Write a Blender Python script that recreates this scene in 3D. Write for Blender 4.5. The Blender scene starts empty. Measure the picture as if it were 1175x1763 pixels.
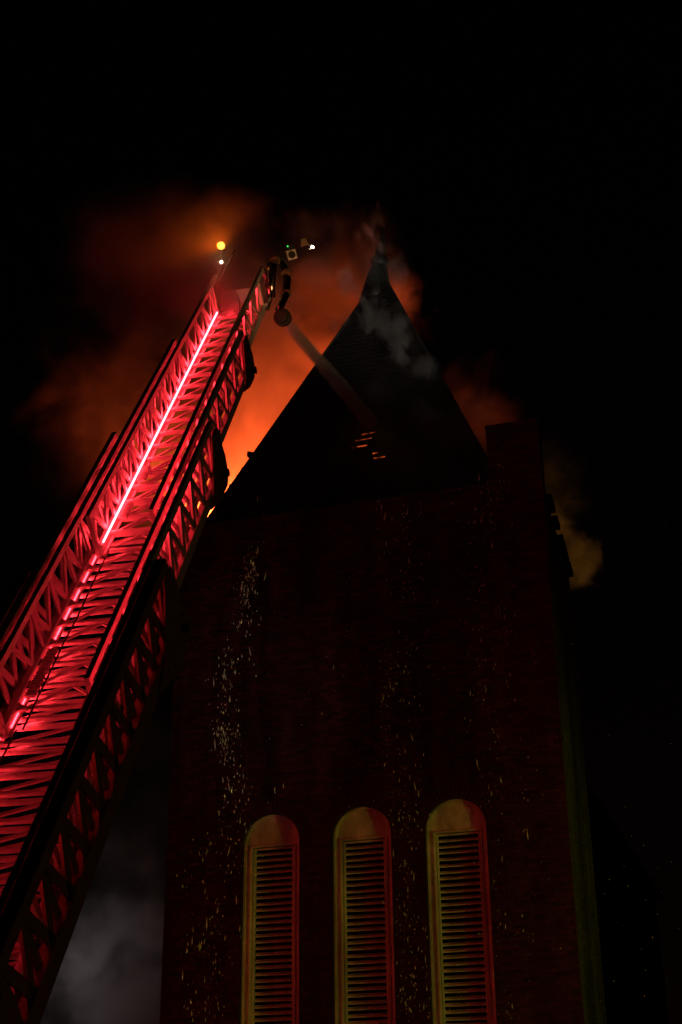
import bpy, math, random
from math import sin, cos, pi, radians, sqrt, hypot
from mathutils import Vector, Matrix
random.seed(7)
V = Vector
sc = bpy.context.scene
col = sc.collection

# ---------------------------------------------------------------- camera
PITCH, ROLL, FPX = radians(25.0), 0.0116, 2448.0
CX, CY = 587.5, 881.5
CAM = V((0, 0, 1.6))
_r0, _u0, FW = V((1, 0, 0)), V((0, -sin(PITCH), cos(PITCH))), V((0, cos(PITCH), sin(PITCH)))
RT = _r0 * cos(ROLL) - _u0 * sin(ROLL)
UP = _u0 * cos(ROLL) + _r0 * sin(ROLL)
cd = bpy.data.cameras.new('camera'); cam = bpy.data.objects.new('camera', cd); col.objects.link(cam)
cd.sensor_fit = 'VERTICAL'; cd.sensor_height = 36.0; cd.lens = FPX / 1763.0 * 36.0
cd.clip_end = 2000
m3 = Matrix((RT, UP, -FW)).transposed()
cam.matrix_world = Matrix.Translation(CAM) @ m3.to_4x4()
sc.camera = cam

# ---------------------------------------------------------------- world, lights, exposure
w = bpy.data.worlds.new('World'); sc.world = w; w.use_nodes = True
nt = w.node_tree; bg = nt.nodes['Background']
sky = nt.nodes.new('ShaderNodeTexSky'); sky.sky_type = 'NISHITA'; sky.sun_disc = False
sky.sun_elevation = radians(2); sky.sun_rotation = radians(200)
hs = nt.nodes.new('ShaderNodeMixRGB'); hs.blend_type = 'MULTIPLY'; hs.inputs[0].default_value = 1
hs.inputs[2].default_value = (1.0, 0.33, 0.30, 1)
nt.links.new(sky.outputs[0], hs.inputs[1]); nt.links.new(hs.outputs[0], bg.inputs[0])
bg.inputs[1].default_value = 0.0006
vs = sc.view_settings
vs.view_transform = 'Standard'; vs.look = 'None'; vs.exposure = 0; vs.gamma = 1; vs.use_curve_mapping = False
cy = sc.cycles
cy.use_denoising = True
cy.volume_step_rate = 0.35; cy.volume_max_steps = 128
cy.max_bounces = 5; cy.diffuse_bounces = 2; cy.glossy_bounces = 2; cy.volume_bounces = 0
cy.transparent_max_bounces = 8; cy.transmission_bounces = 2
cy.sample_clamp_indirect = 4.0
cy.light_sampling_threshold = 0.0005

PHI = radians(17.5)
TU, TW, TO = V((cos(PHI), -sin(PHI), 0)), V((sin(PHI), cos(PHI), 0)), V((0.333, 28.86, 0))
def T(s, d, z): return TO + TU * s + TW * d + V((0, 0, z))      # tower frame to world

def lamp(name, kind, loc, color, power, size=0.2, target=None, spot=60, blend=0.4):
    d = bpy.data.lights.new(name, kind); d.color = color; d.energy = power
    if kind == 'SUN': d.angle = size
    else: d.shadow_soft_size = size
    o = bpy.data.objects.new(name, d); col.objects.link(o); o.location = loc
    if target is not None:
        o.rotation_euler = (V(target) - V(loc)).to_track_quat('-Z', 'Y').to_euler()
    if kind == 'SPOT': d.spot_size = radians(spot); d.spot_blend = blend
    return o
# moonless night: a trace of skylight from the town
lamp('night_sun', 'SUN', (0, 0, 50), (1.0, .6, .5), 0.0006, radians(10), target=(6, 30, 10))
# the fire on the roof behind the spire (its flames are built below)
FIRE = (1.0, 0.13, 0.030)
for p_, e_, r_ in ((T(-6.9, 8.8, 18.8), 15000, .6), (T(-3.4, 9.8, 17.4), 10000, 1.0), (T(-.4, 9.8, 18.6), 1200, .6)):
    lamp('roof_fire_light', 'SPOT', p_, FIRE, e_, r_, target=p_ + V((0, 0, 10)), spot=150, blend=.5)
# emergency vehicles on both sides below the picture, then street lamp and added fills
lamp('vehicle_red_light', 'POINT', T(-10.5, -14.0, 2.6), (1.0, .085, .04), 430, .25)
lamp('vehicle_amber_light', 'SPOT', T(17, -7.2, 2.4), (.66, .82, .055), 1050, .3, target=T(1.8, 0, 4.6), spot=58, blend=.9)
lamp('amber_side_light', 'SPOT', T(12, 2, 8.0), (1.0, .46, .09), 2300, .2, target=T(4.3, 5.6, 16.0), spot=20, blend=.8)  # street lamp out of view at the right, narrowed onto the pier smoke
lamp('fill_light', 'SPOT', (7.5, 9.5, 2.4), (1.0, .47, .16), 3200, .15, target=CAM + (RT * ((525 - CX) / FPX) - UP * ((560 - CY) / FPX) + FW) * 22.5, spot=16, blend=1.0)  # unseen warm spot added for the jet and ladder tip
lamp('amber_side_light', 'POINT', T(24, -16, 7), (1.0, .45, .14), 330, .3)  # unseen amber fill added for the ladder's right side
lamp('fill_light', 'SPOT', (9.0, 8.0, 2.4), (1.0, .92, .78), 8500, .15, target=T(.0, 2.0, 22.3), spot=11, blend=.8)  # unseen spot added to brighten the grey spire wisps
lamp('fill_light', 'SPOT', (2.0, 7.5, 2.2), (1.0, .88, .86), 900, .15, target=T(-2.9, 0, 11.2), spot=15, blend=.9)  # unseen spot added to pick out the left column of drops
lamp('fill_light', 'POINT', T(-9.2, 3.4, 6.6), (1.0, .86, .86), 58, .3)  # unseen light added for the low smoke bank left of the tower

# ---------------------------------------------------------------- helpers
def tag(o, label=None, cat=None, group=None, kind=None):
    if label: o['label'] = label
    if cat: o['category'] = cat
    if group: o['group'] = group
    if kind: o['kind'] = kind
    return o
def empty(name, M):
    o = bpy.data.objects.new(name, None); o.empty_display_size = .3; col.objects.link(o); o.matrix_world = M
    return o
class MB:
    def __init__(s): s.v, s.f = [], []
    def add(s, vs, fs):
        b = len(s.v); s.v += [tuple(p) for p in vs]; s.f += [tuple(i + b for i in f) for f in fs]
    def hexa(s, p):                     # 8 corners: bottom 0-3, top 4-7
        s.add(p, [(3, 2, 1, 0), (4, 5, 6, 7), (0, 1, 5, 4), (1, 2, 6, 5), (2, 3, 7, 6), (3, 0, 4, 7)])
    def box(s, a, b):
        x0, y0, z0 = a; x1, y1, z1 = b
        s.hexa([(x0, y0, z0), (x1, y0, z0), (x1, y1, z0), (x0, y1, z0), (x0, y0, z1), (x1, y0, z1), (x1, y1, z1), (x0, y1, z1)])
    def bar(s, a, b, wx, wy, up=(0, 0, 1)):
        a, b, up = V(a), V(b), V(up); d = (b - a).normalized()
        x = d.cross(up)
        if x.length < 1e-5: x = d.cross(V((1, 0, 0)))
        x.normalize(); y = x.cross(d)
        c = [(-1, -1), (1, -1), (1, 1), (-1, 1)]
        s.hexa([a + x * wx * .5 * i + y * wy * .5 * j for i, j in c] + [b + x * wx * .5 * i + y * wy * .5 * j for i, j in c])
    def tube(s, pts, rad, n=10, cap=True):
        pts = [V(p) for p in pts]
        if not isinstance(rad, (list, tuple)): rad = [rad] * len(pts)
        ring = []; x = None
        for i, p in enumerate(pts):
            d = (pts[min(i + 1, len(pts) - 1)] - pts[max(i - 1, 0)]).normalized()
            if x is None: x = d.orthogonal().normalized()
            x = (x - d * x.dot(d)).normalized(); y = d.cross(x)
            ring.append([p + (x * cos(2 * pi * k / n) + y * sin(2 * pi * k / n)) * rad[i] for k in range(n)])
        vs = [q for r in ring for q in r]; fs = []
        for i in range(len(pts) - 1):
            for k in range(n):
                fs.append((i * n + k, i * n + (k + 1) % n, (i + 1) * n + (k + 1) % n, (i + 1) * n + k))
        if cap: fs += [tuple(range(n))[::-1], tuple(range((len(pts) - 1) * n, len(pts) * n))]
        s.add(vs, fs)
    def plate(s, poly, off):            # polygon (list of 3D points) extruded by off
        n = len(poly); off = V(off); p = [V(q) for q in poly]
        s.add(p + [q + off for q in p], [tuple(range(n))[::-1], tuple(range(n, 2 * n))] + [(i, (i + 1) % n, n + (i + 1) % n, n + i) for i in range(n)])
    def build(s, name, mat, parent=None, smooth=False, bevel=0):
        me = bpy.data.meshes.new(name); me.from_pydata(s.v, [], s.f); me.update()
        return link(name, me, mat, parent, smooth, bevel)
def link(name, me, mat, parent=None, smooth=False, bevel=0):
    if mat is not None and not me.materials: me.materials.append(mat)
    if smooth:
        me.polygons.foreach_set('use_smooth', [True] * len(me.polygons))
    o = bpy.data.objects.new(name, me); col.objects.link(o)
    if parent is not None: o.parent = parent
    if bevel:
        b = o.modifiers.new('bevel', 'BEVEL'); b.width = bevel; b.segments = 2; b.limit_method = 'ANGLE'
    return o
def put(name, me, parent, M):
    o = bpy.data.objects.new(name, me); col.objects.link(o); o.parent = parent; o.matrix_local = M
    return o

# ---------------------------------------------------------------- materials
def newmat(name):
    m = bpy.data.materials.new(name); m.use_nodes = True; n = m.node_tree
    return m, n, n.nodes, n.links, n.nodes['Principled BSDF']
def surf(name, c0, c1, scale=6, rough=.6, metal=0, bump=.2, detail=6, island=0, rrange=.2, spec=.5):
    m, n, N, L, p = newmat(name)
    tc = N.new('ShaderNodeTexCoord'); no = N.new('ShaderNodeTexNoise'); no.inputs['Scale'].default_value = scale
    no.inputs['Detail'].default_value = detail; no.inputs['Roughness'].default_value = .65
    L.new(tc.outputs['Object'], no.inputs['Vector'])
    mr = N.new('ShaderNodeMapRange'); mr.inputs[1].default_value = .3; mr.inputs[2].default_value = .7
    L.new(no.outputs[0], mr.inputs[0])
    fac = mr.outputs[0]
    if island:
        g = N.new('ShaderNodeNewGeometry'); mx = N.new('ShaderNodeMix'); mx.data_type = 'FLOAT'
        mx.inputs[0].default_value = island
        L.new(fac, mx.inputs[2]); L.new(g.outputs['Random Per Island'], mx.inputs[3]); fac = mx.outputs[0]
    cr = N.new('ShaderNodeMix'); cr.data_type = 'RGBA'
    cr.inputs[6].default_value = (*c0, 1); cr.inputs[7].default_value = (*c1, 1)
    L.new(fac, cr.inputs[0]); L.new(cr.outputs[2], p.inputs['Base Color'])
    r2 = N.new('ShaderNodeMapRange'); r2.inputs[3].default_value = rough - rrange / 2; r2.inputs[4].default_value = rough + rrange / 2
    L.new(no.outputs[0], r2.inputs[0]); L.new(r2.outputs[0], p.inputs['Roughness'])
    p.inputs['Metallic'].default_value = metal
    p.inputs['Specular IOR Level'].default_value = spec
    if bump:
        n2 = N.new('ShaderNodeTexNoise'); n2.inputs['Scale'].default_value = scale * 6; n2.inputs['Detail'].default_value = 5
        L.new(tc.outputs['Object'], n2.inputs['Vector'])
        b = N.new('ShaderNodeBump'); b.inputs['Strength'].default_value = bump; b.inputs['Distance'].default_value = .01
        L.new(n2.outputs[0], b.inputs['Height']); L.new(b.outputs[0], p.inputs['Normal'])
    return m
def glow(name, c, strength):
    m, n, N, L, p = newmat(name)
    p.inputs['Base Color'].default_value = (*[min(1, x) for x in c], 1)
    p.inputs['Emission Color'].default_value = (*c, 1); p.inputs['Emission Strength'].default_value = strength
    return m
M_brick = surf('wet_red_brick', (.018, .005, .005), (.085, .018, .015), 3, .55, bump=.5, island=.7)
def stain(m, lo=.35, sc=(1.1, 1.1, .16)):
    n = m.node_tree; N = n.nodes; L = n.links; p = N['Principled BSDF']; src = p.inputs['Base Color'].links[0].from_socket
    tc = N.new('ShaderNodeTexCoord'); mp = N.new('ShaderNodeMapping'); mp.inputs['Scale'].default_value = sc; L.new(tc.outputs['Object'], mp.inputs[0])
    no = N.new('ShaderNodeTexNoise'); no.inputs['Scale'].default_value = 1.0; no.inputs['Detail'].default_value = 7; no.inputs['Roughness'].default_value = .62; L.new(mp.outputs[0], no.inputs[0])
    mr = N.new('ShaderNodeMapRange'); mr.inputs[1].default_value = .36; mr.inputs[2].default_value = .62; mr.inputs[3].default_value = lo; mr.inputs[4].default_value = 1.25; L.new(no.outputs[0], mr.inputs[0])
    mx = N.new('ShaderNodeMix'); mx.data_type = 'RGBA'; mx.blend_type = 'MULTIPLY'; mx.inputs[0].default_value = 1; L.new(src, mx.inputs[6]); L.new(mr.outputs[0], mx.inputs[7]); L.new(mx.outputs[2], p.inputs['Base Color'])
    r2 = N.new('ShaderNodeMapRange'); r2.inputs[1].default_value = .36; r2.inputs[2].default_value = .62; r2.inputs[3].default_value = .45; r2.inputs[4].default_value = .8; L.new(no.outputs[0], r2.inputs[0]); L.new(r2.outputs[0], p.inputs['Roughness'])
stain(M_brick); M_brick.node_tree.nodes['Principled BSDF'].inputs['Specular IOR Level'].default_value = .2
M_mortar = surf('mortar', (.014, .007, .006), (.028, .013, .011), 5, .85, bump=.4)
M_side = surf('paler_brick', (.045, .032, .014), (.11, .078, .035), 3, .75, bump=.5, island=.6); stain(M_side, .5)  # side bricks paler and browner than the front ones
M_stone = surf('coping_stone', (.07, .045, .035), (.12, .08, .065), 4, .7, bump=.4)
M_paint = surf('cream_paint', (.56, .50, .40), (.80, .74, .62), 5, .55, bump=.25)
stain(M_paint, .55, (2.2, 2.2, .5))
M_dark = surf('dark_interior', (.010, .010, .010), (.018, .016, .015), 3, .9, bump=0)
M_shingle = surf('charred_shingle', (.010, .007, .007), (.024, .017, .016), 3, .7, bump=.5, island=.6)
M_char = surf('charred_board', (.010, .009, .008), (.03, .024, .02), 4, .8, bump=.5)
M_copper = surf('old_copper', (.012, .012, .011), (.028, .024, .022), 8, .5, .4, bump=.2)
M_alu = surf('ladder_paint', (.42, .41, .40), (.58, .57, .55), 4, .42, .25, bump=.12, rrange=.3)
M_alu2 = surf('ladder_tread', (.40, .39, .38), (.62, .60, .58), 9, .5, .1, bump=.4, rrange=.2)
M_wornb = surf('bronze_paint', (.13, .085, .04), (.22, .15, .08), 5, .5, .3, bump=.2)
M_black = surf('black_rubber', (.010, .010, .010), (.02, .02, .02), 8, .75, bump=.2)
M_steel = surf('wet_steel', (.22, .21, .19), (.36, .34, .30), 6, .16, 1, bump=.25, rrange=.12)
M_white = surf('white_housing', (.6, .6, .58), (.75, .75, .72), 8, .4, bump=.1)
M_ground = surf('wet_asphalt', (.03, .03, .03), (.06, .06, .06), 1.2, .35, bump=.4, rrange=.3)
M_led = glow('red_led', (1.0, .024, .036), 80)
M_led2 = glow('red_led_dim', (1.0, .022, .035), 22)
M_plate_fill = glow('red_plate_fill', (1.0, .026, .04), 170)
M_led4 = glow('red_led_faint', (1.0, .022, .035), 9)
M_lens = glow('amber_flood_lens', (1.0, .33, .045), 5.0)
M_star = glow('white_lamp_lens', (1.0, .75, .45), 40)
M_green = glow('green_indicator', (.05, 1.0, .12), 1.2)
M_spot = glow('white_marker', (1.0, .9, .65), 1.4)

# ---------------------------------------------------------------- ground
g = MB(); g.add([(-600, -600, 0), (600, -600, 0), (600, 600, 0), (-600, 600, 0)], [(0, 1, 2, 3)])
tag(g.build('ground', M_ground), 'dark wet street around the church', None, None, 'structure')

# ---------------------------------------------------------------- church tower (local frame: x along the front, y into it, z up)
tower = empty('church_tower', Matrix.Translation(TO) @ Matrix.Rotation(-PHI, 4, 'Z'))
tag(tower, 'tall dark brick church tower with three arched louvred windows and a pointed spire', 'church tower')
S0, S1, D1, ZT, ZS = -4.28, 4.2, 8.6, 16.6, 15.2
ZW, PW = 15.3, 3.05                     # wall top left of the pier, pier's left edge
PS, PD = 3.4, 3.0                       # corner pier: from PS to S1, PD deep
WX, WR, WZ, WB = [-1.955, 0.0, 1.955], 0.625, 7.83, 2.4
AR = 0.60                               # rise of the arch
def arch_z(dx): return WZ + AR * sqrt(max(0, 1 - (dx / WR) ** 2))
c = MB()
# front skin with openings
def rect(x0, x1, z0, z1, y=0): c.add([(x0, y, z0), (x1, y, z0), (x1, y, z1), (x0, y, z1)], [(0, 1, 2, 3)])
xs = [S0] + [q for x in WX for q in (x - WR, x + WR)] + [S1]
for i in range(0, 8, 2): rect(xs[i], xs[i + 1], 0, ZW)
rect(PW, S1, ZW, ZT)
NA = 20; RV = .42
for x in WX:
    rect(x - WR, x + WR, 0, WB)
    pts = [(x - WR * cos(pi * k / NA), WZ + AR * sin(pi * k / NA)) for k in range(NA + 1)]
    for (xa, za), (xb, zb) in zip(pts, pts[1:]):
        c.add([(xa, 0, za), (xb, 0, zb), (xb, 0, ZW), (xa, 0, ZW)], [(0, 1, 2, 3)])
        c.add([(xa, 0, za), (xa, RV, za), (xb, RV, zb), (xb, 0, zb)], [(0, 1, 2, 3)])
    for sx in (-WR, WR): c.add([(x + sx, 0, WB), (x + sx, RV, WB), (x + sx, RV, WZ), (x + sx, 0, WZ)], [(0, 1, 2, 3)])
    c.add([(x - WR, 0, WB), (x + WR, 0, WB), (x + WR, RV, WB), (x - WR, RV, WB)], [(0, 1, 2, 3)])
def quad(*p): c.add(p, [(0, 1, 2, 3)])
PT = .45                                # parapet thickness
quad((S0, 0, 0), (S0, 0, ZW), (S0, PT, ZW), (S0, PT, 0)); quad((S0, PT, 0), (S0, PT, ZS), (S0, D1, ZS), (S0, D1, 0))
quad((S0, PT, ZS), (S0, PT, ZW), (PW, PT, ZW), (PW, PT, ZS)); quad((S0, 0, ZW), (PW, 0, ZW), (PW, PT, ZW), (S0, PT, ZW))
quad((PW, PT, ZS), (PW, PT, ZT), (S1, PT, ZT), (S1, PT, ZS)); quad((PW, 0, ZT), (S1, 0, ZT), (S1, PT, ZT), (PW, PT, ZT)); quad((PW, 0, ZW), (PW, PT, ZW), (PW, PT, ZT), (PW, 0, ZT))
# pier side, with a raking top
def rake(d): return ZS - .354 * max(0, d - .0)
quad((S1, 0, 0), (S1, PT, 0), (S1, PT, ZT), (S1, 0, ZT))
quad((S1, PT, 0), (S1, PD, 0), (S1, PD, rake(PD)), (S1, PT, rake(PT)))
quad((S1, PD, 0), (PS, PD, 0), (PS, PD, ZS), (S1, PD, rake(PD)))
quad((S1, PT, rake(PT)), (S1, PD, rake(PD)), (PS, PD, ZS), (PS, PT, ZS))
quad((PS, PD, 0), (PS, D1, 0), (PS, D1, ZS), (PS, PD, ZS)); quad((S0, D1, 0), (S0, D1, ZS), (PS, D1, ZS), (PS, D1, 0))
quad((S0, PT, ZS), (PS, PT, ZS), (PS, D1, ZS), (S0, D1, ZS))
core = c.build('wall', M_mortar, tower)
# brick skin
bk = MB(); bs = MB(); CH, BL, G = .075, .225, .010
def brick(x0, x1, z0, z1, front=True):
    if x1 - x0 < .035: return
    p = .010 + random.random() * .008; j = lambda: random.uniform(-.0015, .0015)
    if front:
        q = [(x0, .002, z0), (x1, .002, z0), (x1, .002, z1), (x0, .002, z1)]
        o = [(x + j(), -p + j(), z + j()) for x, y, z in q]
    else:
        q = [(S1 - .002, x0, z0), (S1 - .002, x1, z0), (S1 - .002, x1, z1), (S1 - .002, x0, z1)]
        o = [(S1 + p + j(), y + j(), z + j()) for x, y, z in q]
    (bk if front else bs).add(q + o, [(4, 5, 6, 7), (0, 1, 5, 4), (1, 2, 6, 5), (2, 3, 7, 6), (3, 0, 4, 7)])
RING = .25
z = 2.0; row = 0
while z < ZT - .15:
    z1 = z + CH - G; zm = (z + z1) / 2
    if row % 6 == 5: step, off = .115, (0, .057)[row // 6 % 2]
    else: step, off = BL, (0, BL / 2)[row % 2]
    # blocked spans of the row
    bl = []
    for x in WX:
        h = None
        if zm < WZ: h = WR if zm > WB else None
        else:
            rr = (zm - WZ) / (AR + RING)
            if rr < 1: h = (WR + RING) * sqrt(1 - rr * rr)
        if h: bl.append((x - h - .006, x + h + .006))
    xl = S0 if z1 < ZW - .03 else PW
    x = S0 - off
    while x < S1:
        a, b = max(x, xl), min(x + step - G, S1)
        segs = [(a, b)]
        for (u, v) in bl:
            ns = []
            for (p, q) in segs:
                if q <= u or p >= v: ns.append((p, q))
                else:
                    if p < u: ns.append((p, u))
                    if q > v: ns.append((v, q))
            segs = ns
        for p, q in segs: brick(p, q, z, z1)
        x += step
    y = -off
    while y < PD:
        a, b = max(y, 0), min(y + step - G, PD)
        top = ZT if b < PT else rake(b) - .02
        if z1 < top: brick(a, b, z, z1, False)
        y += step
    z += CH; row += 1
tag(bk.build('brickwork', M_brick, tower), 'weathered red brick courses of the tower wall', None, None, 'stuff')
tag(bs.build('side_brickwork', M_side, tower), 'paler brownish brick courses on the side of the corner pier', None, None, 'stuff')
# coping
cp = MB(); x = PW - .02
while x < S1:
    e = min(x + .6, S1 + .02)
    cp.box((x + .004, -.018, ZT + .001), (e - .004, PT + .03, ZT + .10 + random.uniform(-.004, .004))); x += .6
cpo = cp.build('coping', M_brick, tower, bevel=.008)
# belt course under the parapet
# windows
slat = MB()
slat.hexa([(-.43, .30, -.005), (.43, .30, -.005), (.43, .395, .052), (-.43, .395, .052), (-.43, .288, .016), (.43, .288, .016), (.43, .383, .073), (-.43, .383, .073)])
slat.v = [(x, y, z) for x, y, z in slat.v]
slat_me = bpy.data.meshes.new('slat'); slat_me.from_pydata(slat.v, [], slat.f); slat_me.materials.append(M_paint)
vou = MB(); vou.hexa([(-.028, .002, 0), (.028, .002, 0), (.028, .09, 0), (-.028, .09, 0), (-.037, .002, RING - .012), (.037, .002, RING - .012), (.037, .09, RING - .012), (-.037, .09, RING - .012)])
vou.v = [(x, y - .022, z) for x, y, z in vou.v]
vou_me = bpy.data.meshes.new('voussoir'); vou_me.from_pydata(vou.v, [], vou.f); vou_me.materials.append(M_brick)
HZ = WZ - .04                           # head of the louvre opening
for wi, wx in enumerate(WX):
    # painted face panel with a rectangular opening and the arched head
    pm = MB(); Y = .17; IW = .455
    def pq(x0, x1, z0, z1): pm.add([(wx + x0, Y, z0), (wx + x1, Y, z0), (wx + x1, Y, z1), (wx + x0, Y, z1)], [(0, 1, 2, 3)])
    pq(-WR, -IW, WB, HZ); pq(IW, WR, WB, HZ)
    pts = [(-WR * cos(pi * k / NA), WZ + AR * sin(pi * k / NA)) for k in range(NA + 1)]
    for (xa, za), (xb, zb) in zip(pts, pts[1:]):
        pm.add([(wx + xa, Y, HZ), (wx + xb, Y, HZ), (wx + xb, Y, zb), (wx + xa, Y, za)], [(0, 1, 2, 3)])
    for sx in (-IW, IW): pm.add([(wx + sx, Y, WB), (wx + sx, Y + .25, WB), (wx + sx, Y + .25, HZ), (wx + sx, Y, HZ)], [(0, 1, 2, 3)])
    pm.add([(wx - IW, Y, HZ), (wx + IW, Y, HZ), (wx + IW, Y + .25, HZ), (wx - IW, Y + .25, HZ)], [(0, 1, 2, 3)])
    win = pm.build('window', M_paint, tower)
    # edge trim that follows the brick opening
    tm = MB(); pr = [(-WR + .02, WB)] + [(-(WR - .02) * cos(pi * k / NA), WZ + (AR - .02) * sin(pi * k / NA)) for k in range(NA + 1)] + [(WR - .02, WB)]
    for (xa, za), (xb, zb) in zip(pr, pr[1:]): tm.bar((wx + xa, Y - .03, za), (wx + xb, Y - .03, zb), .04, .06, (0, 1, 0))
    tm.build('arch_trim', M_paint, win)
    fm = MB()
    for q, yy, wd in ((IW + .025, Y - .018, .035), (IW - .03, Y + .04, .03)):
        fm.bar((wx - q, yy, WB), (wx - q, yy, HZ + q - IW), wd, .05, (0, 1, 0)); fm.bar((wx + q, yy, WB), (wx + q, yy, HZ + q - IW), wd, .05, (0, 1, 0))
        fm.bar((wx - q + wd / 2 + .001, yy, HZ + q - IW - wd / 2), (wx + q - wd / 2 - .001, yy, HZ + q - IW - wd / 2), .05, wd)
    fm.build('louvre_frame', M_paint, win)
    bm_ = MB(); bm_.box((wx - .5, .62, WB - .02), (wx + .5, .66, HZ + .1)); bm_.build('backing', M_dark, win)
    zz = HZ - .155; k = 0
    while zz > WB:
        put('slat', slat_me, win, Matrix.Translation((wx + random.uniform(-.003, .003), random.uniform(-.006, .006), zz + random.uniform(-.004, .004))) @ Matrix.Rotation(random.gauss(0, .005) + (random.uniform(-.03, .03) if random.random() < .07 else 0), 4, 'Y') @ Matrix.Rotation(random.gauss(0, .012), 4, 'X') @ Matrix.Translation((0, 0, 0)))
        zz -= .1255; k += 1
    sm = MB(); sm.box((wx - WR - .08, -.10, WB - .12), (wx + WR + .08, .3, WB - .003)); sm.build('sill', M_stone, win, bevel=.01)
    nv = 25
    for k in range(nv):
        a = pi * (k + .5) / nv
        M = Matrix.Translation((wx + (WR + .006) * cos(a), random.uniform(-.004, .004), WZ + (AR + .006) * sin(a))) @ Matrix.Rotation(pi / 2 - a, 4, 'Y')
        put('voussoir', vou_me, tower, M)
# spire roof: four faces with lapped shingles
AX, AY, HB, ZB, ZA = -.5, 4.5, 3.9, 14.95, 24.5
roof = MB(); ap = V((AX, AY, ZA)); cn = [V((AX - HB, AY - HB, ZB)), V((AX + HB, AY - HB, ZB)), V((AX + HB, AY + HB, ZB)), V((AX - HB, AY + HB, ZB))]
roof.add(cn + [ap], [(0, 1, 4), (1, 2, 4), (2, 3, 4), (3, 0, 4)])
roof_o = roof.build('spire_roof', M_char, tower)
GAPS = []                               # burnt-through slits on the front face: (u from axis, z centre, half width)
sh = MB()
for fi in range(4):
    A, B = cn[fi], cn[(fi + 1) % 4]; mid = (A + B) / 2; up = ap - mid; ln = up.length; up.normalize(); ex = (B - A).normalized(); nrm = ex.cross(up)
    nrow = int((ln - .35) / .17)
    for r in range(nrow):
        v0 = r * .17; half = HB * (1 - v0 / ln)
        x = -half - random.random() * .2
        while x < half:
            wd = random.uniform(.14, .26); x0, x1 = max(x, -half - .03), min(x + wd - .008, half + .03); x += wd
            if x1 - x0 < .04: continue
            zc = (mid + up * (v0 + .1)).z
            if fi == 0:
                xc = (x0 + x1) / 2; skip = False
                for (gx, gz, gw) in ((.30, 18.02, .22), (.20, 17.82, .22), (.12, 17.60, .20), (.62, 17.30, .14), (.66, 17.12, .14)):
                    if abs(xc - gx + .12) < gw + .05 and abs(zc - gz) < .085: skip = True
                if skip: continue
            if random.random() < .015: continue
            lift = .02 + random.random() * .012 + (.05 if random.random() < .02 else 0)
            top = min(v0 + .26, ln - .2); lo = v0 + random.uniform(-.02, .01); ht = HB * (1 - top / ln)
            a0, a1 = max(x0, -ht - .03), min(x1, ht + .03)
            if a1 - a0 < .01: continue
            p = [mid + ex * x0 + up * lo + nrm * (lift - .014), mid + ex * x1 + up * lo + nrm * (lift - .014), mid + ex * a1 + up * top + nrm * .004, mid + ex * a0 + up * top + nrm * .004]
            q = [mid + ex * x0 + up * lo + nrm * lift, mid + ex * x1 + up * lo + nrm * lift, mid + ex * a1 + up * top + nrm * .012, mid + ex * a0 + up * top + nrm * .012]
            sh.add(p + q, [(4, 5, 6, 7), (0, 1, 5, 4), (1, 2, 6, 5), (3, 0, 4, 7)])
tag(sh.build('shingles', M_shingle, roof_o), 'dark lapped shingles of the spire', None, None, 'stuff')
# embers glowing where shingles burnt through
M_ember, n_, N_, L_, p_ = newmat('glowing_ember_board')
tcx = N_.new('ShaderNodeTexCoord'); nz = N_.new('ShaderNodeTexNoise'); nz.inputs['Scale'].default_value = 5; nz.inputs['Detail'].default_value = 6
L_.new(tcx.outputs['Object'], nz.inputs['Vector'])
mr = N_.new('ShaderNodeMapRange'); mr.inputs[1].default_value = .45; mr.inputs[2].default_value = .68; mr.inputs[4].default_value = .85
L_.new(nz.outputs[0], mr.inputs[0]); L_.new(mr.outputs[0], p_.inputs['Emission Strength'])
p_.inputs['Emission Color'].default_value = (1, .13, .02, 1); p_.inputs['Base Color'].default_value = (.02, .015, .01, 1)
A, B = cn[0], cn[1]; mid = (A + B) / 2; up = (ap - mid).normalized(); ex = (B - A).normalized(); nrm = ex.cross(up)
def roofpt(u, z, h): 
    return V((AX, 0, 0)) + V((0, mid.y, 0)) + ex * u + up * ((z - ZB) / up.z) + nrm * h + V((0, 0, ZB))
for (gx, gz, gw) in ((.30, 18.02, .22), (.20, 17.82, .22), (.12, 17.60, .20), (.62, 17.30, .14), (.66, 17.12, .14)):
    x0 = gx - gw
    while x0 < gx + gw:
        x1 = min(x0 + random.uniform(.06, .17), gx + gw); e = MB(); h0, h1, dz = random.uniform(.012, .035), random.uniform(.012, .035), random.uniform(-.012, .012)
        e.hexa([roofpt(x0, gz - h0 + dz, .004), roofpt(x1, gz - h1 + dz, .004), roofpt(x1, gz + dz, .004), roofpt(x0, gz + dz + .004, .004),
                roofpt(x0, gz - h0 + dz, .018), roofpt(x1, gz - h1 + dz, .018), roofpt(x1, gz + dz, .018), roofpt(x0, gz + dz + .004, .018)])
        e.build('ember_board', M_ember, roof_o); x0 = x1 + random.uniform(.004, .03)
# hip boards and torn flashing on the left hip
hb = MB()
for k in (0, 1):
    hb.bar(cn[k] + V((0, 0, .03)), cn[k].lerp(ap, .95) + V((0, 0, .03)), .12, .05)
hb.build('hip_flashing', M_char, roof_o)
def flake(t, size, lift):
    p0 = cn[0].lerp(ap, t); d = (ap - cn[0]).normalized(); out = V((-.7, -.2, .25)).normalized()
    m_ = MB(); m_.plate([p0 - d * size * .6, p0 + d * size * .7, p0 + d * size * .5 + out * size * lift, p0 - d * size * .2 + out * size * lift * .7], V((.012, -.012, .004)))
    m_.build('torn_flashing', M_char, roof_o)
flake(.305, .20, .95)
for t, s_, l_ in ((.26, .10, .7), (.235, .12, .5), (.205, .10, .8), (.34, .08, .4), (.41, .08, .35), (.47, .1, .3)): flake(t, s_, l_)
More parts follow.
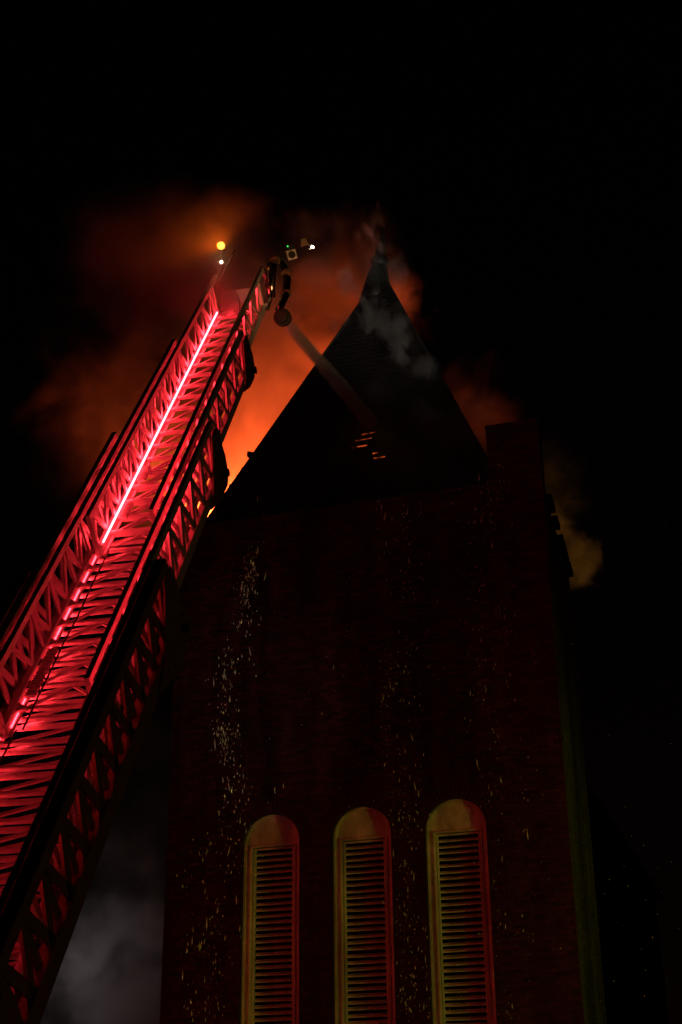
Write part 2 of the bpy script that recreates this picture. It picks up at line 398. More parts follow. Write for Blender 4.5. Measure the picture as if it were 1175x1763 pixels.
# leaning finial
fb = V((AX - .20, AY, ZA - .95)); lean = V((.115, 0, .99)).normalized()
fi_ = MB()
fi_.tube([fb + lean * h for h in (0, .35, .8, 1.12, 1.2)], [.46, .40, .32, .24, .21], 14)
fin = fi_.build('finial', M_copper, tower, True)
bl_ = MB(); prof = [(-.22, .03), (-.19, .16), (-.11, .24), (0, .28), (.11, .24), (.19, .16), (.22, .03)]
bl_.tube([fb + lean * (1.33 + h) for h, r_ in prof], [r_ for h, r_ in prof], 16); bl_.build('finial_ball', M_copper, fin, True)
sp = MB(); sp.tube([fb + lean * h for h in (1.45, 1.6, 1.9, 2.25, 2.5)], [.19, .16, .12, .075, .035], 10); sp.build('finial_spike', M_copper, fin, True)
tp = MB(); rc = fb + lean * 2.54
tp.tube([rc + V((.045 * cos(a), 0, .045 * sin(a))) for a in [2 * pi * k / 14 for k in range(15)]], .018, 6); tp.build('finial_ring', M_copper, fin, True)
# broken raking boards on the pier side
def rb(d0, d1, drop=0, out=.10, th=.15):
    m_ = MB(); m_.bar((S1 + .06, d0, rake(d0) - drop), (S1 + .06, d1, rake(d1) - drop - random.uniform(-.03, .03)), .12, th); m_.build('rake_board', M_char, tower)
for a, b, dr in ((.50, .95, .02), (1.15, 1.48, .03), (1.75, 2.5, .02), (2.62, 3.0, .03)): rb(a, b, dr)

# ---------------------------------------------------------------- aerial ladder (local frame: x right, y up the ladder, z out of the climbing side)
LD = V((.1158314, .57360169, .81090332)).normalized(); LR = LD.cross(V((0, 0, 1))).normalized(); LN = LR.cross(LD)
def at(x, y, z): return CAM + (RT * ((x - CX) / FPX) - UP * ((y - CY) / FPX) + FW) * z
LP0 = at(377.7, 543.8, 21.6)
YB = -14.4                              # y of the pivot below the fly's tip
LORG = LP0 + LR * .31 + LD * YB
LM = Matrix((LR, LD, LN)).transposed().to_4x4(); LM.translation = LORG
lad = empty('aerial_ladder', LM)
tag(lad, 'long extended fire ladder with red lit rungs leaning up beside the tower', 'fire ladder')
def lw(r, y, n): return V((r, y - YB, n))          # ladder coordinates to local
def tolocal(P): return LM.inverted() @ P
def qmesh(name, fn, mat):
    m_ = MB(); fn(m_); me = bpy.data.meshes.new(name); me.from_pydata(m_.v, [], m_.f); me.materials.append(mat); return me
SEC = [  # half width, floor n, top n, y tip, y tail, chord size, truss bay
    dict(hw=.36, nf=0.0, nt=.45, y1=.12, y0=-6.95, ch=.075, tw=.055, bay=.56, bw=.055),
    dict(hw=.48, nf=-.07, nt=.44, y1=-1.95, y0=-10.0, ch=.08, tw=.055, bay=.60, bw=.06),
    dict(hw=.60, nf=-.15, nt=.44, y1=-4.85, y0=-13.2, ch=.09, tw=.06, bay=.56, bw=.085),
    dict(hw=.72, nf=-.25, nt=.44, y1=-8.05, y0=-14.2, ch=.13, tw=.13, bay=.50, bw=.11),
]
for si, S in enumerate(SEC):
    hw, nf, nt_, y1, y0, ch = S['hw'], S['nf'], S['nt'], S['y1'], S['y0'], S['ch']
    m_ = MB()
    for sx in (-1, 1):
        m_.bar(lw(sx * hw, y0, nt_), lw(sx * hw, y1 - (.0 if si else -.0), nt_), S['tw'], ch * .9, (0, 0, 1))
        m_.bar(lw(sx * hw, y0, nf), lw(sx * hw, y1, nf), ch * .9, ch * 1.5, (0, 0, 1))
        m_.bar(lw(sx * (hw - ch * .45 - .022), y0, nf - ch * .45), lw(sx * (hw - ch * .45 - .022), y1, nf - ch * .45), .04, .02, (0, 0, 1))
        m_.bar(lw(sx * hw, y1 - .03, nf + ch * .7), lw(sx * hw, y1 - .03, nt_ - ch * .4), ch * .8, .06, (0, 1, 0))
        m_.bar(lw(sx * hw, y0 + .03, nf + ch * .7), lw(sx * hw, y0 + .03, nt_ - ch * .4), ch * .8, .06, (0, 1, 0))
    sec = m_.build('ladder_section', M_wornb if si == 3 else M_alu, lad, bevel=.006)
    inner = hw - ch * .45
    # rungs and their braces: only what the sections above leave open
    ytop = [y1 - .12, -4.9, -6.2, -8.4][si]
    rung_me = qmesh('rung', lambda b: (b.bar((-inner, 0, 0), (inner, 0, 0), .045, .035, (0, 0, 1)), b.bar((-inner, .0, .020), (inner, 0, .020), .032, .008, (0, 0, 1))), M_alu2)
    P = .356
    ang_len = hypot(inner, P)
    br_me = qmesh('rung_brace', lambda b: b.bar((-inner, 0, 0), (0, P, 0), .030, .022, (0, 0, 1)), M_alu2)
    br_me3 = qmesh('rung_brace', lambda b: b.bar((-inner, 0, 0), (inner, P, 0), .036, .022, (0, 0, 1)), M_alu2)
    br_me2 = qmesh('rung_brace', lambda b: b.bar((inner, 0, 0), (0, P, 0), .030, .022, (0, 0, 1)), M_alu2)
    gus_me = qmesh('rung_gusset', lambda b: b.plate([(-inner, -.07, 0), (-inner + .10, -.0, 0), (-inner, .07, 0)], (0, 0, .008)), M_alu2)
    y = y1 - .22; k = 0
    ymin = max(y0, -13.6)
    while y > ymin + .1:
        if y < ytop:
            put('rung', rung_me, sec, Matrix.Translation(lw(0, y, nf)))
            if k % 1 == 0:
                if si < 2: put('rung_brace', br_me, sec, Matrix.Translation(lw(0, y, nf - .024))); put('rung_brace', br_me2, sec, Matrix.Translation(lw(0, y, nf - .024)))
                else: put('rung_brace', br_me3, sec, Matrix.Translation(lw(0, y, nf - .024)))
            if si: put('rung_gusset', gus_me, sec, Matrix.Translation(lw(0, y, nf + .024)))
        y -= P; k += 1
    # truss sides
    bay = S['bay']; hgt = nt_ - nf
    post_me = qmesh('truss_post', lambda b: b.bar((0, 0, nf + ch * .75), (0, 0, nt_ - ch * .45), .022, S['bw'], (0, 1, 0)), M_wornb if si == 3 else M_alu)
    dg = lambda s_: qmesh('truss_diagonal', lambda b: b.bar((0, 0, nf + ch * .75), (0, s_ * bay / 2, nt_ - ch * .45), .026, S['bw'], (0, 1, 0)), M_wornb if si == 3 else M_alu)
    d1, d2 = dg(1), dg(-1)
    y = y1 - .45
    while y > max(y0, -14.2) + .45:
        for sx in (-1, 1):
            put('truss_post', post_me, sec, Matrix.Translation(lw(sx * (hw - .012), y + bay / 2, 0)))
            put('truss_diagonal', d1, sec, Matrix.Translation(lw(sx * (hw + .010), y, 0)))
            put('truss_diagonal', d2, sec, Matrix.Translation(lw(sx * (hw + .010), y, 0)))
        y -= bay
    # light strips, in lengths: on the left bottom rail, others added unseen to light rungs
    ly = min(y1 - .16, 0.0) if si == 0 else ytop
    tail = max(y0 + .1, -13.8)
    while ly > tail:
        e = max(ly - 1.75, tail)
        b = MB()
        if si == 0: b.bar(lw(-inner + .012, ly, nf + .075), lw(-inner + .012, e + .02, nf + .075), .015, .016, (0, 0, 1))
        else: b.bar(lw(-inner + .006, ly, nf - .03), lw(-inner + .006, e + .02, nf - .03), .008, .020, (0, 0, 1))
        b.build('light_strip', M_led if si == 0 else M_led2, sec)
        if si in (1, 2): 
            b = MB(); b.bar(lw(-hw + .03, ly, nf - ch * .75 - .012), lw(-hw + .03, e + .02, nf - ch * .75 - .012), .03, .012, (0, 0, 1)); b.build('light_strip', M_led, sec)  # extra hidden strip added to light the next section's rungs
        if si == 1:
            b = MB(); b.bar(lw(inner - .005, ly, nf + .025), lw(inner - .005, e + .02, nf + .025), .006, .014, (0, 0, 1)); b.build('light_strip', M_led2, sec)
        if si == 3:
            ly = e; continue
        b = MB(); b.bar(lw(hw - .010, ly, nt_ - ch * .45 - .012), lw(hw - .010, e + .02, nt_ - ch * .45 - .012), .034, .012, (0, 0, 1)); b.build('light_strip', M_led2 if si == 0 else M_led4, sec)
        ly = e
    # end brackets under the tip
    if si:
        for sx in (-1, 1):
            b = MB(); q = .55 + .22 * si; xo = sx * (hw + ch * .5 + .004)
            dep = .10 + .05 * si
            pl = [(y1 + .02, nt_ - .05), (y1 + .10, nf + .10), (y1 + .05, nf - dep * .6), (y1 - .10, nf - dep), (y1 - q * .55, nf - dep * .9), (y1 - q, nf - .04), (y1 - q * .7, nf + .06), (y1 - .25, nt_ - .05)]
            b.plate([lw(xo, a_, n_) for a_, n_ in pl], V((sx * .02, 0, 0))); bo = b.build('end_bracket', M_wornb, sec, bevel=.004)
            b2 = MB(); b2.tube([lw(xo + sx * .02, y1 - .12, nf - .02), lw(xo + sx * .075, y1 - .12, nf - .02)], .05, 14); b2.build('roller', M_black, sec)
            for yy, nn in ((y1 - .03, nf + .22), (y1 - .03, nf + .08), (y1 - .2, nf - dep * .5), (y1 - q * .7, nf - .03)):
                b3 = MB(); b3.tube([lw(xo + sx * .02, yy, nn), lw(xo + sx * .034, yy, nn)], .017, 8); b3.build('bracket_bolt', M_steel, sec)
    if si in (1, 2):
        for rx, nn, rr in ((-inner + .17, nf + .035, .010), (inner - .22, nf + .03, .008)):
            b = MB(); yt = SEC[si - 1]['y0'] + .1
            b.tube([lw(rx + .004 * sin(j * 1.7), yt + (max(y0, -12.2) - yt) * j / 12, nn + .006 * sin(j)) for j in range(13)], rr, 6); b.build('cable', M_black, sec, True)
# ribbed cable guides on the floor
for (r_, y_, n_, ln_) in ((-.24, -5.2, .03, .34), (-.24, -6.1, .03, .34), (-.36, -9.1, -.05, .8)):
    b = MB(); b.box(tuple(lw(r_ - .05, y_ - ln_ / 2, n_)), tuple(lw(r_ + .05, y_ + ln_ / 2, n_ + .012)))
    k = 0
    while k * .04 < ln_: 
        b.box(tuple(lw(r_ - .05, y_ - ln_ / 2 + k * .04, n_ + .0125)), tuple(lw(r_ + .05, y_ - ln_ / 2 + k * .04 + .018, n_ + .035))); k += 1
    b.build('cable_guide', M_alu2, lad)
# turntable and pedestal
b = MB(); b.tube([tolocal(V((LORG.x, LORG.y, z_))) for z_ in (0.0, 1.15, 1.16, 1.35)], [.75, .75, 1.1, 1.1], 28); b.build('turntable', M_wornb, lad)
b = MB()
for sx in (-1, 1):
    b = MB(); b.plate([lw(sx * .86, -14.9, -.9), lw(sx * .86, -13.2, -.9), lw(sx * .86, -13.6, .5), lw(sx * .86, -14.6, .5)], V((sx * .05, 0, 0))); b.build('pedestal_plate', M_wornb, lad)
# tip plate
b = MB(); q = [at(378.5, 541, 21.75), at(411, 546, 21.5), at(433, 496, 21.75), at(384, 502, 22.0)]; q = [tolocal(p) for p in q]
nn = (q[1] - q[0]).cross(q[3] - q[0]).normalized()
b.plate(q, nn * -.012); plate = b.build('tip_plate', M_alu, lad)
b = MB()
for fx, fy in ((.12, .12), (.72, .17)):
    p = q[0].lerp(q[1], fx).lerp(q[3].lerp(q[2], fx), fy); b.tube([p + nn * .001, p + nn * .012], .012, 8)
b.build('plate_bolt', M_black, plate)
b = MB(); b.tube([q[0].lerp(q[1], u_).lerp(q[3].lerp(q[2], u_), v_) + nn * .012 for u_, v_ in ((.95, .2), (.82, .45), (.62, .75), (.45, .95), (.35, 1.1))], .006, 6); b.build('plate_cable', M_black, plate)
b = MB(); b.bar(lw(-.27, -.02, -.04), lw(.22, -.02, -.04), .026, .012); b.build('light_strip', M_plate_fill, plate)  # hidden strip added behind the first rung to redden the tip plate
# amber floodlight on a short mast, small lamp below it
def L3(x, y, z): return tolocal(at(x, y, z))
b = MB(); b.tube([L3(374, 492, 21.9), L3(379, 460, 21.9), L3(381, 432, 21.9)], .016, 8); mast = b.build('lamp_mast', M_alu, lad)
hc = L3(381, 423, 21.9)
cd_ = (tolocal(CAM + V((3.0, 0, 0))) - hc).normalized()
ux = cd_.cross(V((0, 0, 1))).normalized(); uy = ux.cross(cd_)
def panel(b, c_, w_, h_, dep, ww=None):
    ww = ww or w_
    b.hexa([c_ - ux * w_ - uy * h_ - cd_ * dep, c_ + ux * w_ - uy * h_ - cd_ * dep, c_ + ux * ww + uy * h_ - cd_ * dep, c_ - ux * ww + uy * h_ - cd_ * dep,
            c_ - ux * w_ - uy * h_, c_ + ux * w_ - uy * h_, c_ + ux * ww + uy * h_, c_ - ux * ww + uy * h_])
b = MB(); panel(b, hc - cd_ * .002, .064, .078, .10); head = b.build('floodlight', M_black, lad, bevel=.004)
b = MB(); b.tube([hc + cd_ * .002, hc + cd_ * .016, hc + cd_ * .024], [.062, .060, .045], 9); b.build('lens', M_lens, head)
b = MB(); c2 = L3(381, 451, 21.86); b.tube([c2, c2 + cd_ * .03], [.03, .03], 12); sl = b.build('small_lamp', M_black, lad)
b = MB(); b.tube([c2 + cd_ * .031, c2 + cd_ * .04], [.022, .018], 12); b.build('lens', M_star, sl)
b = MB(); panel(b, L3(374.5, 460, 21.95), .028, .08, .03, .045); b.build('control_box', M_alu, lad, bevel=.003)
# hand rail at the left of the tip
b = MB(); b.tube([L3(405, 430, 21.7), L3(395, 447, 21.72), L3(385, 467, 21.75), L3(375, 492, 21.7)], .012, 8); b.build('hand_rail', M_steel, lad, True)
for a_, b_, w1, w2 in ((lw(-.36, .12, .45), lw(-.36, .52, .45), .055, .06), (lw(.36, .12, .45), lw(.36, .62, .45), .06, .07), (lw(.40, .12, 0), lw(.40, .75, .05), .08, .12), (lw(.40, .70, .05), lw(.37, .60, .45), .05, .06), (lw(-.36, .12, 0), lw(-.36, .35, .0), .06, .1)):
    b = MB(); b.bar(a_, b_, w1, w2); b.build('tip_frame_bar', M_alu, lad, bevel=.005)
# waterway, monitor and nozzle
J0, J1 = at(489, 549, 21.6), at(640, 728, 35.0)
jd = (J1 - J0).normalized()
b = MB(); b.tube([L3(468, 512, 21.7), L3(466, 490, 21.7), L3(469, 462, 21.7), L3(474, 448, 21.72)], [.06, .075, .07, .05], 14); mon = b.build('water_monitor', M_steel, lad, True)
b = MB(); b.tube([L3(472, 450, 21.75), L3(480, 447, 21.78), L3(490, 459, 21.78), L3(495, 482, 21.75), L3(492, 508, 21.7), L3(484, 527, 21.65), L3(479, 534, 21.6)], [.045, .05, .058, .06, .06, .055, .05], 14); b.build('elbow_pipe', M_steel, mon, True)
b = MB(); b.tube([L3(462, 452, 21.7), L3(463, 470, 21.7), L3(461, 492, 21.72)], [.02, .025, .02], 8); b.build('actuator', M_steel, mon, True)
b = MB()
for px, py in ((474, 448), (466, 490), (493, 470), (493, 505)):
    c_ = L3(px, py, 21.72); b.tube([c_ - V((0, .02, .01)), c_ + V((0, .02, .01))], [.082, .082], 14)
b.build('pipe_flange', M_wornb, mon)
nb = tolocal(J0); nd = (LM.inverted().to_3x3() @ jd).normalized()
b = MB(); b.tube([nb - nd * .30, nb - nd * .28, nb - nd * .16, nb - nd * .15, nb - nd * .05, nb - nd * .04, nb], [.06, .10, .10, .135, .135, .12, .115], 18); b.build('nozzle', M_black, mon)
# camera and light cluster on an arm right of the tip
fc = L3(503, 438.5, 21.8)
b = MB(); b.tube([L3(476, 452, 21.75), L3(490, 448, 21.8), L3(503, 446, 21.85), L3(520, 432, 21.9), L3(538, 427, 21.9)], .014, 8); arm = b.build('equipment_arm', M_black, lad, True)
b = MB(); panel(b, fc, .075, .075, .10); cam_b = b.build('camera_housing', M_white, lad, bevel=.01)
b = MB(); b.tube([fc + cd_ * .001, fc + cd_ * .02, fc + cd_ * .012], [.055, .055, .04], 20); b.build('camera_lens', M_black, cam_b)
b = MB(); panel(b, L3(501.5, 425.5, 21.82), .055, .028, .06); rx_ = b.build('control_unit', M_black, lad, bevel=.004)
b = MB(); gc = L3(495.5, 424, 21.76); b.tube([gc, gc + cd_ * .01], [.012, .012], 8); b.build('indicator', M_green, rx_)
b = MB(); panel(b, L3(524, 417, 21.9), .07, .06, .08, .04); b.build('equipment_bracket', M_wornb, lad, bevel=.006)
b = MB(); c_ = L3(538, 425, 21.86); b.tube([c_ - cd_ * .05, c_], [.035, .03], 12); mk = b.build('marker_lamp', M_black, lad)
b = MB(); b.tube([c_ + cd_ * .001, c_ + cd_ * .008], [.016, .014], 10); b.build('lens', M_spot, mk)
mp_ = LM @ (c_ + cd_ * .03)
lamp('marker_lamp_light', 'SPOT', mp_, (1.0, .74, .42), 160, .04, target=T(.2, 1.8, 20.6), spot=70, blend=1.0)
lamp('floodlight_light', 'SPOT', LM @ (hc + cd_ * .06), (1.0, .15, .006), 17, .05, target=LM @ (hc + cd_ * .8 + V((-.8, .6, 1.0))), spot=175, blend=.35)

# ---------------------------------------------------------------- volumes: smoke, jet, mist
def volume_mat(name, blobs, density, color, scale=.35, lo=.38, hi=.68, warp=.5, aniso=.2, detail=4, floor=.0, stretch=(1, 1, 1), soft=-.1):
    m = bpy.data.materials.new(name); m.use_nodes = True; n = m.node_tree; N = n.nodes; L = n.links
    for x in list(N): N.remove(x)
    out = N.new('ShaderNodeOutputMaterial'); pv = N.new('ShaderNodeVolumePrincipled')
    pv.inputs['Color'].default_value = (*color, 1); pv.inputs['Anisotropy'].default_value = aniso
    pv.inputs['Density Attribute'].default_value = ''
    L.new(pv.outputs[0], out.inputs['Volume'])
    tc = N.new('ShaderNodeTexCoord'); mp = N.new('ShaderNodeMapping'); mp.inputs['Scale'].default_value = stretch
    L.new(tc.outputs['Object'], mp.inputs[0])
    no = N.new('ShaderNodeTexNoise'); no.inputs['Scale'].default_value = scale; no.inputs['Detail'].default_value = detail; no.inputs['Roughness'].default_value = .58
    L.new(mp.outputs[0], no.inputs['Vector'])
    no.inputs['Distortion'].default_value = .7
    nw = N.new('ShaderNodeTexNoise'); nw.inputs['Scale'].default_value = scale * .8; nw.inputs['Detail'].default_value = 4; nw.inputs['Roughness'].default_value = .6
    of = N.new('ShaderNodeVectorMath'); of.operation = 'ADD'; of.inputs[1].default_value = (17.3, 5.1, 9.7); L.new(tc.outputs['Object'], of.inputs[0]); L.new(of.outputs[0], nw.inputs['Vector'])
    wa = N.new('ShaderNodeMath'); wa.operation = 'MULTIPLY_ADD'; wa.inputs[1].default_value = warp; wa.inputs[2].default_value = -warp * .5
    L.new(nw.outputs[0], wa.inputs[0])
    acc = None
    for (ctr, rad, k) in blobs:
        a = N.new('ShaderNodeVectorMath'); a.operation = 'SUBTRACT'; a.inputs[1].default_value = ctr; L.new(tc.outputs['Object'], a.inputs[0])
        d = N.new('ShaderNodeVectorMath'); d.operation = 'DIVIDE'; d.inputs[1].default_value = rad; L.new(a.outputs[0], d.inputs[0])
        ln = N.new('ShaderNodeVectorMath'); ln.operation = 'LENGTH'; L.new(d.outputs[0], ln.inputs[0])
        ad = N.new('ShaderNodeMath'); ad.operation = 'ADD'; L.new(ln.outputs['Value'], ad.inputs[0]); L.new(wa.outputs[0], ad.inputs[1])
        mr = N.new('ShaderNodeMapRange'); mr.interpolation_type = 'SMOOTHSTEP'
        mr.inputs[1].default_value = 1.0; mr.inputs[2].default_value = soft; mr.inputs[3].default_value = 0; mr.inputs[4].default_value = k
        L.new(ad.outputs[0], mr.inputs[0])
        if acc is None: acc = mr.outputs[0]
        else:
            s_ = N.new('ShaderNodeMath'); s_.operation = 'MAXIMUM'; L.new(acc, s_.inputs[0]); L.new(mr.outputs[0], s_.inputs[1]); acc = s_.outputs[0]
    nr = N.new('ShaderNodeMapRange'); nr.interpolation_type = 'SMOOTHSTEP'; nr.inputs[1].default_value = lo; nr.inputs[2].default_value = hi
    nr.inputs[3].default_value = floor; nr.inputs[4].default_value = 1
    L.new(no.outputs[0], nr.inputs[0])
    mu = N.new('ShaderNodeMath'); mu.operation = 'MULTIPLY'; L.new(acc, mu.inputs[0]); L.new(nr.outputs[0], mu.inputs[1])
    m2 = N.new('ShaderNodeMath'); m2.operation = 'MULTIPLY'; L.new(mu.outputs[0], m2.inputs[0]); m2.inputs[1].default_value = density
    L.new(m2.outputs[0], pv.inputs['Density'])
    return m
def smoke(name, label, M, blobs, density, color, **kw):
    lo = [min(c_[i] - r_[i] for c_, r_, k in blobs) for i in range(3)]; hi = [max(c_[i] + r_[i] for c_, r_, k in blobs) for i in range(3)]
    b = MB(); b.box(tuple(lo), tuple(hi)); o = b.build(name, volume_mat(name, blobs, density, color, **kw)); o.matrix_world = M
    return tag(o, label, 'smoke', None, 'stuff')
TM = Matrix.Translation(TO) @ Matrix.Rotation(-PHI, 4, 'Z')
smoke('fire_smoke', 'broad orange lit smoke rising behind the spire and the ladder', TM,
      [((-6.2, 8.7, 21.2), (4.8, 4.0, 5.8), 1), ((-4.6, 8.4, 25.0), (4.2, 4.0, 4.4), 1.8), ((-8.7, 8.0, 22.8), (4.3, 3.6, 5.0), .27),
       ((-2.7, 8.0, 26.2), (2.2, 2.6, 3.2), 1.0)],
      .95, (.80, .60, .46), scale=.55, lo=.40, hi=.66, warp=1.9, floor=.12, detail=8)
smoke('fire_core_smoke', 'dense bright orange smoke low in the gap between ladder and roof', TM,
      [((-6.95, 8.6, 20.3), (2.2, 1.8, 2.6), 1), ((-6.2, 8.6, 21.8), (1.9, 1.6, 2.2), .5)],
      .8, (.88, .70, .52), scale=.9, lo=.34, hi=.64, warp=1.3, floor=.45, detail=7)
smoke('side_smoke', 'faint red smoke clinging to the right slope of the spire', TM,
      [((1.15, 8.8, 21.9), (1.5, 1.2, 1.9), .035), ((-.40, 6.6, 24.9), (.62, .7, 1.4), .3)],
      1.6, (.75, .6, .5), scale=1.1, lo=.38, hi=.62, floor=.1, warp=1.6, detail=7)
smoke('spire_wisps', 'thin grey smoke wisps curling across the front of the spire top', TM,
      [((-.35, 1.9, 21.55), (1.2, .6, .75), 1), ((.15, 2.1, 21.10), (.8, .5, .5), 1), ((.6, 2.3, 20.55), (.55, .45, .6), 1), ((1.1, 2.5, 19.85), (.5, .45, .65), .55), ((.15, 1.5, 23.3), (.6, .5, 1.3), .45), ((-.6, 1.8, 22.5), (.9, .6, .9), .6), ((.55, 1.8, 22.6), (.4, .5, .9), .4)],
      5.0, (.85, .85, .82), scale=1.5, lo=.47, hi=.64, warp=1.8, detail=9, stretch=(1.3, 1, .8))
smoke('pier_smoke', 'amber brown smoke puff leaking from the broken right side of the tower', TM,
      [((3.62, 5.4, 16.35), (.56, .7, .90), 1), ((3.90, 5.8, 15.65), (.82, .8, .80), 1), ((3.6, 4.8, 17.6), (1.1, 1.1, 1.9), .10)],
      3.0, (.85, .70, .50), scale=1.9, lo=.34, hi=.58, warp=2.0, soft=.1, detail=8)
smoke('street_smoke', 'grey smoke bank drifting low beside the left foot of the tower', TM,
      [((-6.2, 2.5, 5.4), (2.6, 2.0, 2.9), 1), ((-5.8, 2.2, 8.4), (2.4, 1.8, 3.6), .15)],
      1.0, (.82, .80, .84), scale=.75, lo=.38, hi=.66, floor=.1, warp=1.8, detail=8)
hl = LM @ hc
smoke('lamp_smoke', 'thin haze glowing amber around the lamp at the ladder tip', Matrix.Translation(hl),
      [((-.75, .2, -.30), (1.9, 1.6, 1.40), 1)], 1.5, (.85, .75, .6), scale=1.2, lo=.28, hi=.7, warp=1.3, floor=.35, detail=7)
smoke('spray_mist', 'fine water mist where the hose jet strikes the spire roof', TM,
      [((.05, 1.0, 17.8), (1.0, .6, 1.3), 1), ((1.3, .5, 16.8), (2.6, .8, 1.2), .6)], .9, (.9, .9, .9), scale=1.5, lo=.36, hi=.64, floor=.1, warp=1.8, detail=7)
# hose jet, in a local frame whose y axis runs down the jet
jl = (J1 - J0).length
jx = jd.cross(V((0, 0, 1))).normalized(); JM = Matrix((jx, jd, jx.cross(jd))).transposed().to_4x4(); JM.translation = J0
jm = bpy.data.materials.new('jet_spray'); jm.use_nodes = True; N = jm.node_tree.nodes; L = jm.node_tree.links
for x in list(N): N.remove(x)
def mnode(op, a, b=None, c_=None):
    m = N.new('ShaderNodeMath'); m.operation = op
    for k, q in enumerate((a, b, c_)):
        if q is None: continue
        if isinstance(q, (int, float)): m.inputs[k].default_value = q
        else: L.new(q, m.inputs[k])
    return m.outputs[0]
out = N.new('ShaderNodeOutputMaterial'); pv = N.new('ShaderNodeVolumePrincipled'); pv.inputs['Color'].default_value = (.92, .92, .92, 1); pv.inputs['Anisotropy'].default_value = .2
tc = N.new('ShaderNodeTexCoord'); sx_ = N.new('ShaderNodeSeparateXYZ'); L.new(tc.outputs['Object'], sx_.inputs[0])
mp = N.new('ShaderNodeMapping'); mp.inputs['Scale'].default_value = (9, .9, 9); L.new(tc.outputs['Object'], mp.inputs[0])
no = N.new('ShaderNodeTexNoise'); no.inputs['Scale'].default_value = 1.0; no.inputs['Detail'].default_value = 5; no.inputs['Roughness'].default_value = .65; L.new(mp.outputs[0], no.inputs['Vector'])
rr = mnode('SQRT', mnode('ADD', mnode('MULTIPLY', sx_.outputs[0], sx_.outputs[0]), mnode('MULTIPLY', sx_.outputs[2], sx_.outputs[2])))
t_ = mnode('DIVIDE', sx_.outputs[1], jl)
rad_ = mnode('MULTIPLY_ADD', t_, .13, .105)
q_ = mnode('ADD', mnode('DIVIDE', rr, rad_), mnode('MULTIPLY_ADD', no.outputs[0], mnode('MULTIPLY_ADD', t_, 1.6, .5), mnode('MULTIPLY_ADD', t_, -.75, -.25)))
mr = N.new('ShaderNodeMapRange'); mr.interpolation_type = 'SMOOTHSTEP'; mr.inputs[1].default_value = 1.05; mr.inputs[2].default_value = .35; L.new(q_, mr.inputs[0])
fade = mnode('MULTIPLY_ADD', t_, -2.6, 5.2)
L.new(mnode('MULTIPLY', mr.outputs[0], fade), pv.inputs['Density']); L.new(pv.outputs[0], out.inputs['Volume'])
b = MB(); b.tube([(0, jl * k / 12, 0) for k in range(13)], [.13 + .16 * k / 12 for k in range(13)], 16)
jo = b.build('water_jet', jm, None, True); jo.matrix_world = JM
tag(jo, 'pale water jet shooting from the ladder nozzle onto the spire roof', 'water jet')

# ---------------------------------------------------------------- flames behind the spire
fm = bpy.data.materials.new('flame'); fm.use_nodes = True; p = fm.node_tree.nodes['Principled BSDF']
p.inputs['Base Color'].default_value = (.1, .03, .01, 1); p.inputs['Emission Color'].default_value = (1, .3, .04, 1); p.inputs['Emission Strength'].default_value = 3
b = MB()
for k in range(16):
    s_, d_ = random.uniform(-5.0, -3.6), random.uniform(5.0, 8.4); h = random.uniform(.9, 2.0); r_ = random.uniform(.2, .38); ph = random.random() * 6
    b.tube([(s_ + .22 * t * sin(ph + 3 * t), d_ + .2 * t * cos(ph + 2 * t), 15.1 + h * t) for t in (0, .2, .4, .6, .8, 1)], [r_ * .6, r_, r_ * .85, r_ * .6, r_ * .3, .02], 10)
o = b.build('flames', fm, None, True); o.matrix_world = TM; tag(o, 'flames burning on the roof hidden behind the tower', 'fire', None, 'stuff')
# the burning nave roof behind the tower
nave = empty('church_nave', TM @ Matrix.Translation((-.4, D1 + .01, 0))); tag(nave, 'church nave with burning roof hidden behind the brick tower', 'church')
b = MB(); b.box((-3.4, 0, 0), (3.4, 20, 11.0)); b.build('wall', M_brick, nave)
b = MB(); b.plate([(-3.7, 0, 11.0), (3.7, 0, 11.0), (0, 0, 14.8)], V((0, 20, 0))); b.build('roof', M_char, nave)

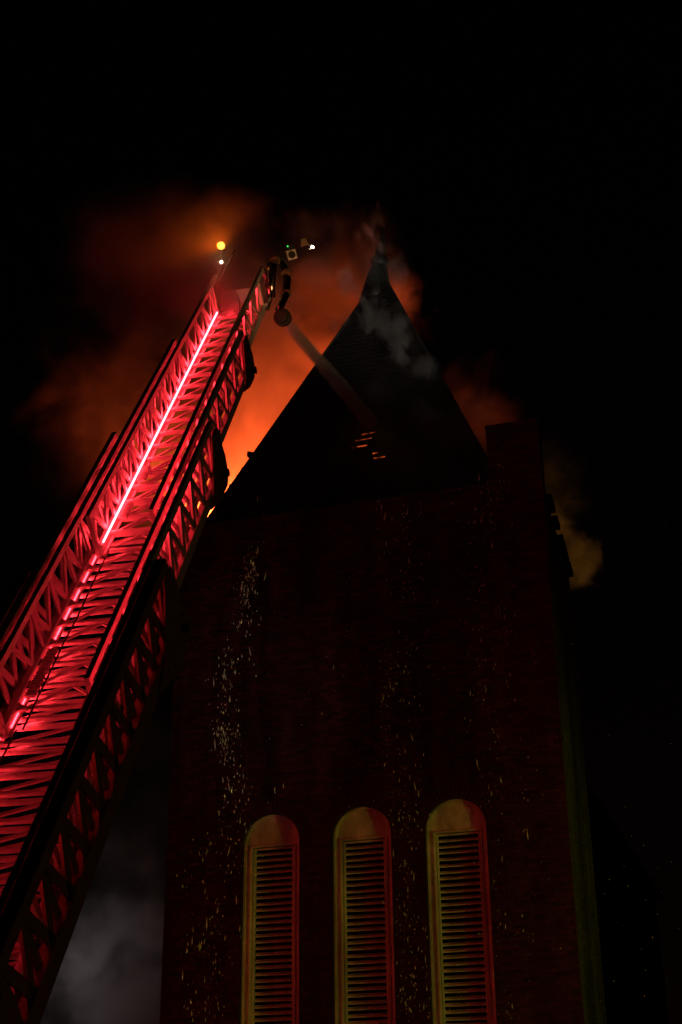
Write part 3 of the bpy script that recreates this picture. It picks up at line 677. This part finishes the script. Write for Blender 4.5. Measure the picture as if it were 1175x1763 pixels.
# ---------------------------------------------------------------- falling water
wm, n_, N_, L_, p_ = newmat('water_drop'); p_.inputs['Base Color'].default_value = (.9, .9, .9, 1); p_.inputs['Roughness'].default_value = .15; p_.inputs['Specular IOR Level'].default_value = 1.0
b = MB()
def front_at(px, py):                   # a point of the tower front seen at this place
    d = RT * ((px - CX) / FPX) - UP * ((py - CY) / FPX) + FW
    t = (TO - CAM).dot(TW) / d.dot(TW); P_ = CAM + d * t - TO
    return P_.dot(TU), P_.z
def drop(s_, d_, z_, r_, l_):
    tx = random.gauss(0, .12) * l_
    b.add([(s_ - r_, d_, z_), (s_, d_ - r_, z_), (s_ + r_, d_, z_), (s_, d_ + r_, z_), (s_ + tx, d_, z_ + l_), (s_ - tx, d_, z_ - l_ * .6)],
          [(0, 1, 4), (1, 2, 4), (2, 3, 4), (3, 0, 4), (1, 0, 5), (2, 1, 5), (3, 2, 5), (0, 3, 5)])
def column(path, width, count, big=1.0):
    for k in range(count):
        t = random.random() * (len(path) - 1); i = min(int(t), len(path) - 2); q = t - i
        px = path[i][0] * (1 - q) + path[i + 1][0] * q; py = path[i][1] * (1 - q) + path[i + 1][1] * q
        if k % 9 == 0: cc = (px + random.gauss(0, 1) * width, py + random.uniform(-12, 12))
        if random.random() < .45: q0, q1 = cc[0] + random.gauss(0, 4.0), cc[1] + random.gauss(0, 9.0)
        else: q0, q1 = px + random.gauss(0, 1) * width, py + random.uniform(-12, 12)
        s_, z_ = front_at(q0, q1)
        r_ = .0034 * math.exp(random.random() ** 1.5 * 1.75) * big
        drop(s_, -random.uniform(.05, .5), z_, r_, r_ * (random.uniform(1.2, 4) if random.random() < .8 else random.uniform(5, 11)))
column([(446, 960), (432, 1020), (425, 1090)], 8, 230, 1.1)
column([(450, 880), (470, 900), (446, 960)], 6, 30, .7)
column([(425, 1090), (402, 1160), (398, 1250), (390, 1290), (415, 1350), (408, 1420)], 15, 380)
column([(400, 1420), (375, 1520), (365, 1640), (372, 1763)], 26, 260)
column([(694, 860), (703, 960), (710, 1080), (702, 1180), (690, 1300), (705, 1440), (712, 1560), (705, 1680), (712, 1763)], 22, 700, .8)
column([(850, 820), (836, 930), (850, 1080), (848, 1200), (860, 1420), (870, 1763)], 30, 520, .75)
column([(640, 860), (630, 1100), (560, 1400)], 110, 130, .7)
for k in range(100):
    s_, z_ = front_at(random.uniform(880, 1180), random.triangular(900, 1790, 1700)); r_ = .0035 * math.exp(random.random() * 1.1); drop(s_, -random.uniform(.2, 1.5), z_, r_, r_ * random.uniform(1, 3))
o = b.build('falling_water', wm); o.matrix_world = TM
tag(o, 'glinting water drops running and falling down the brick tower', 'water drops', None, 'stuff')
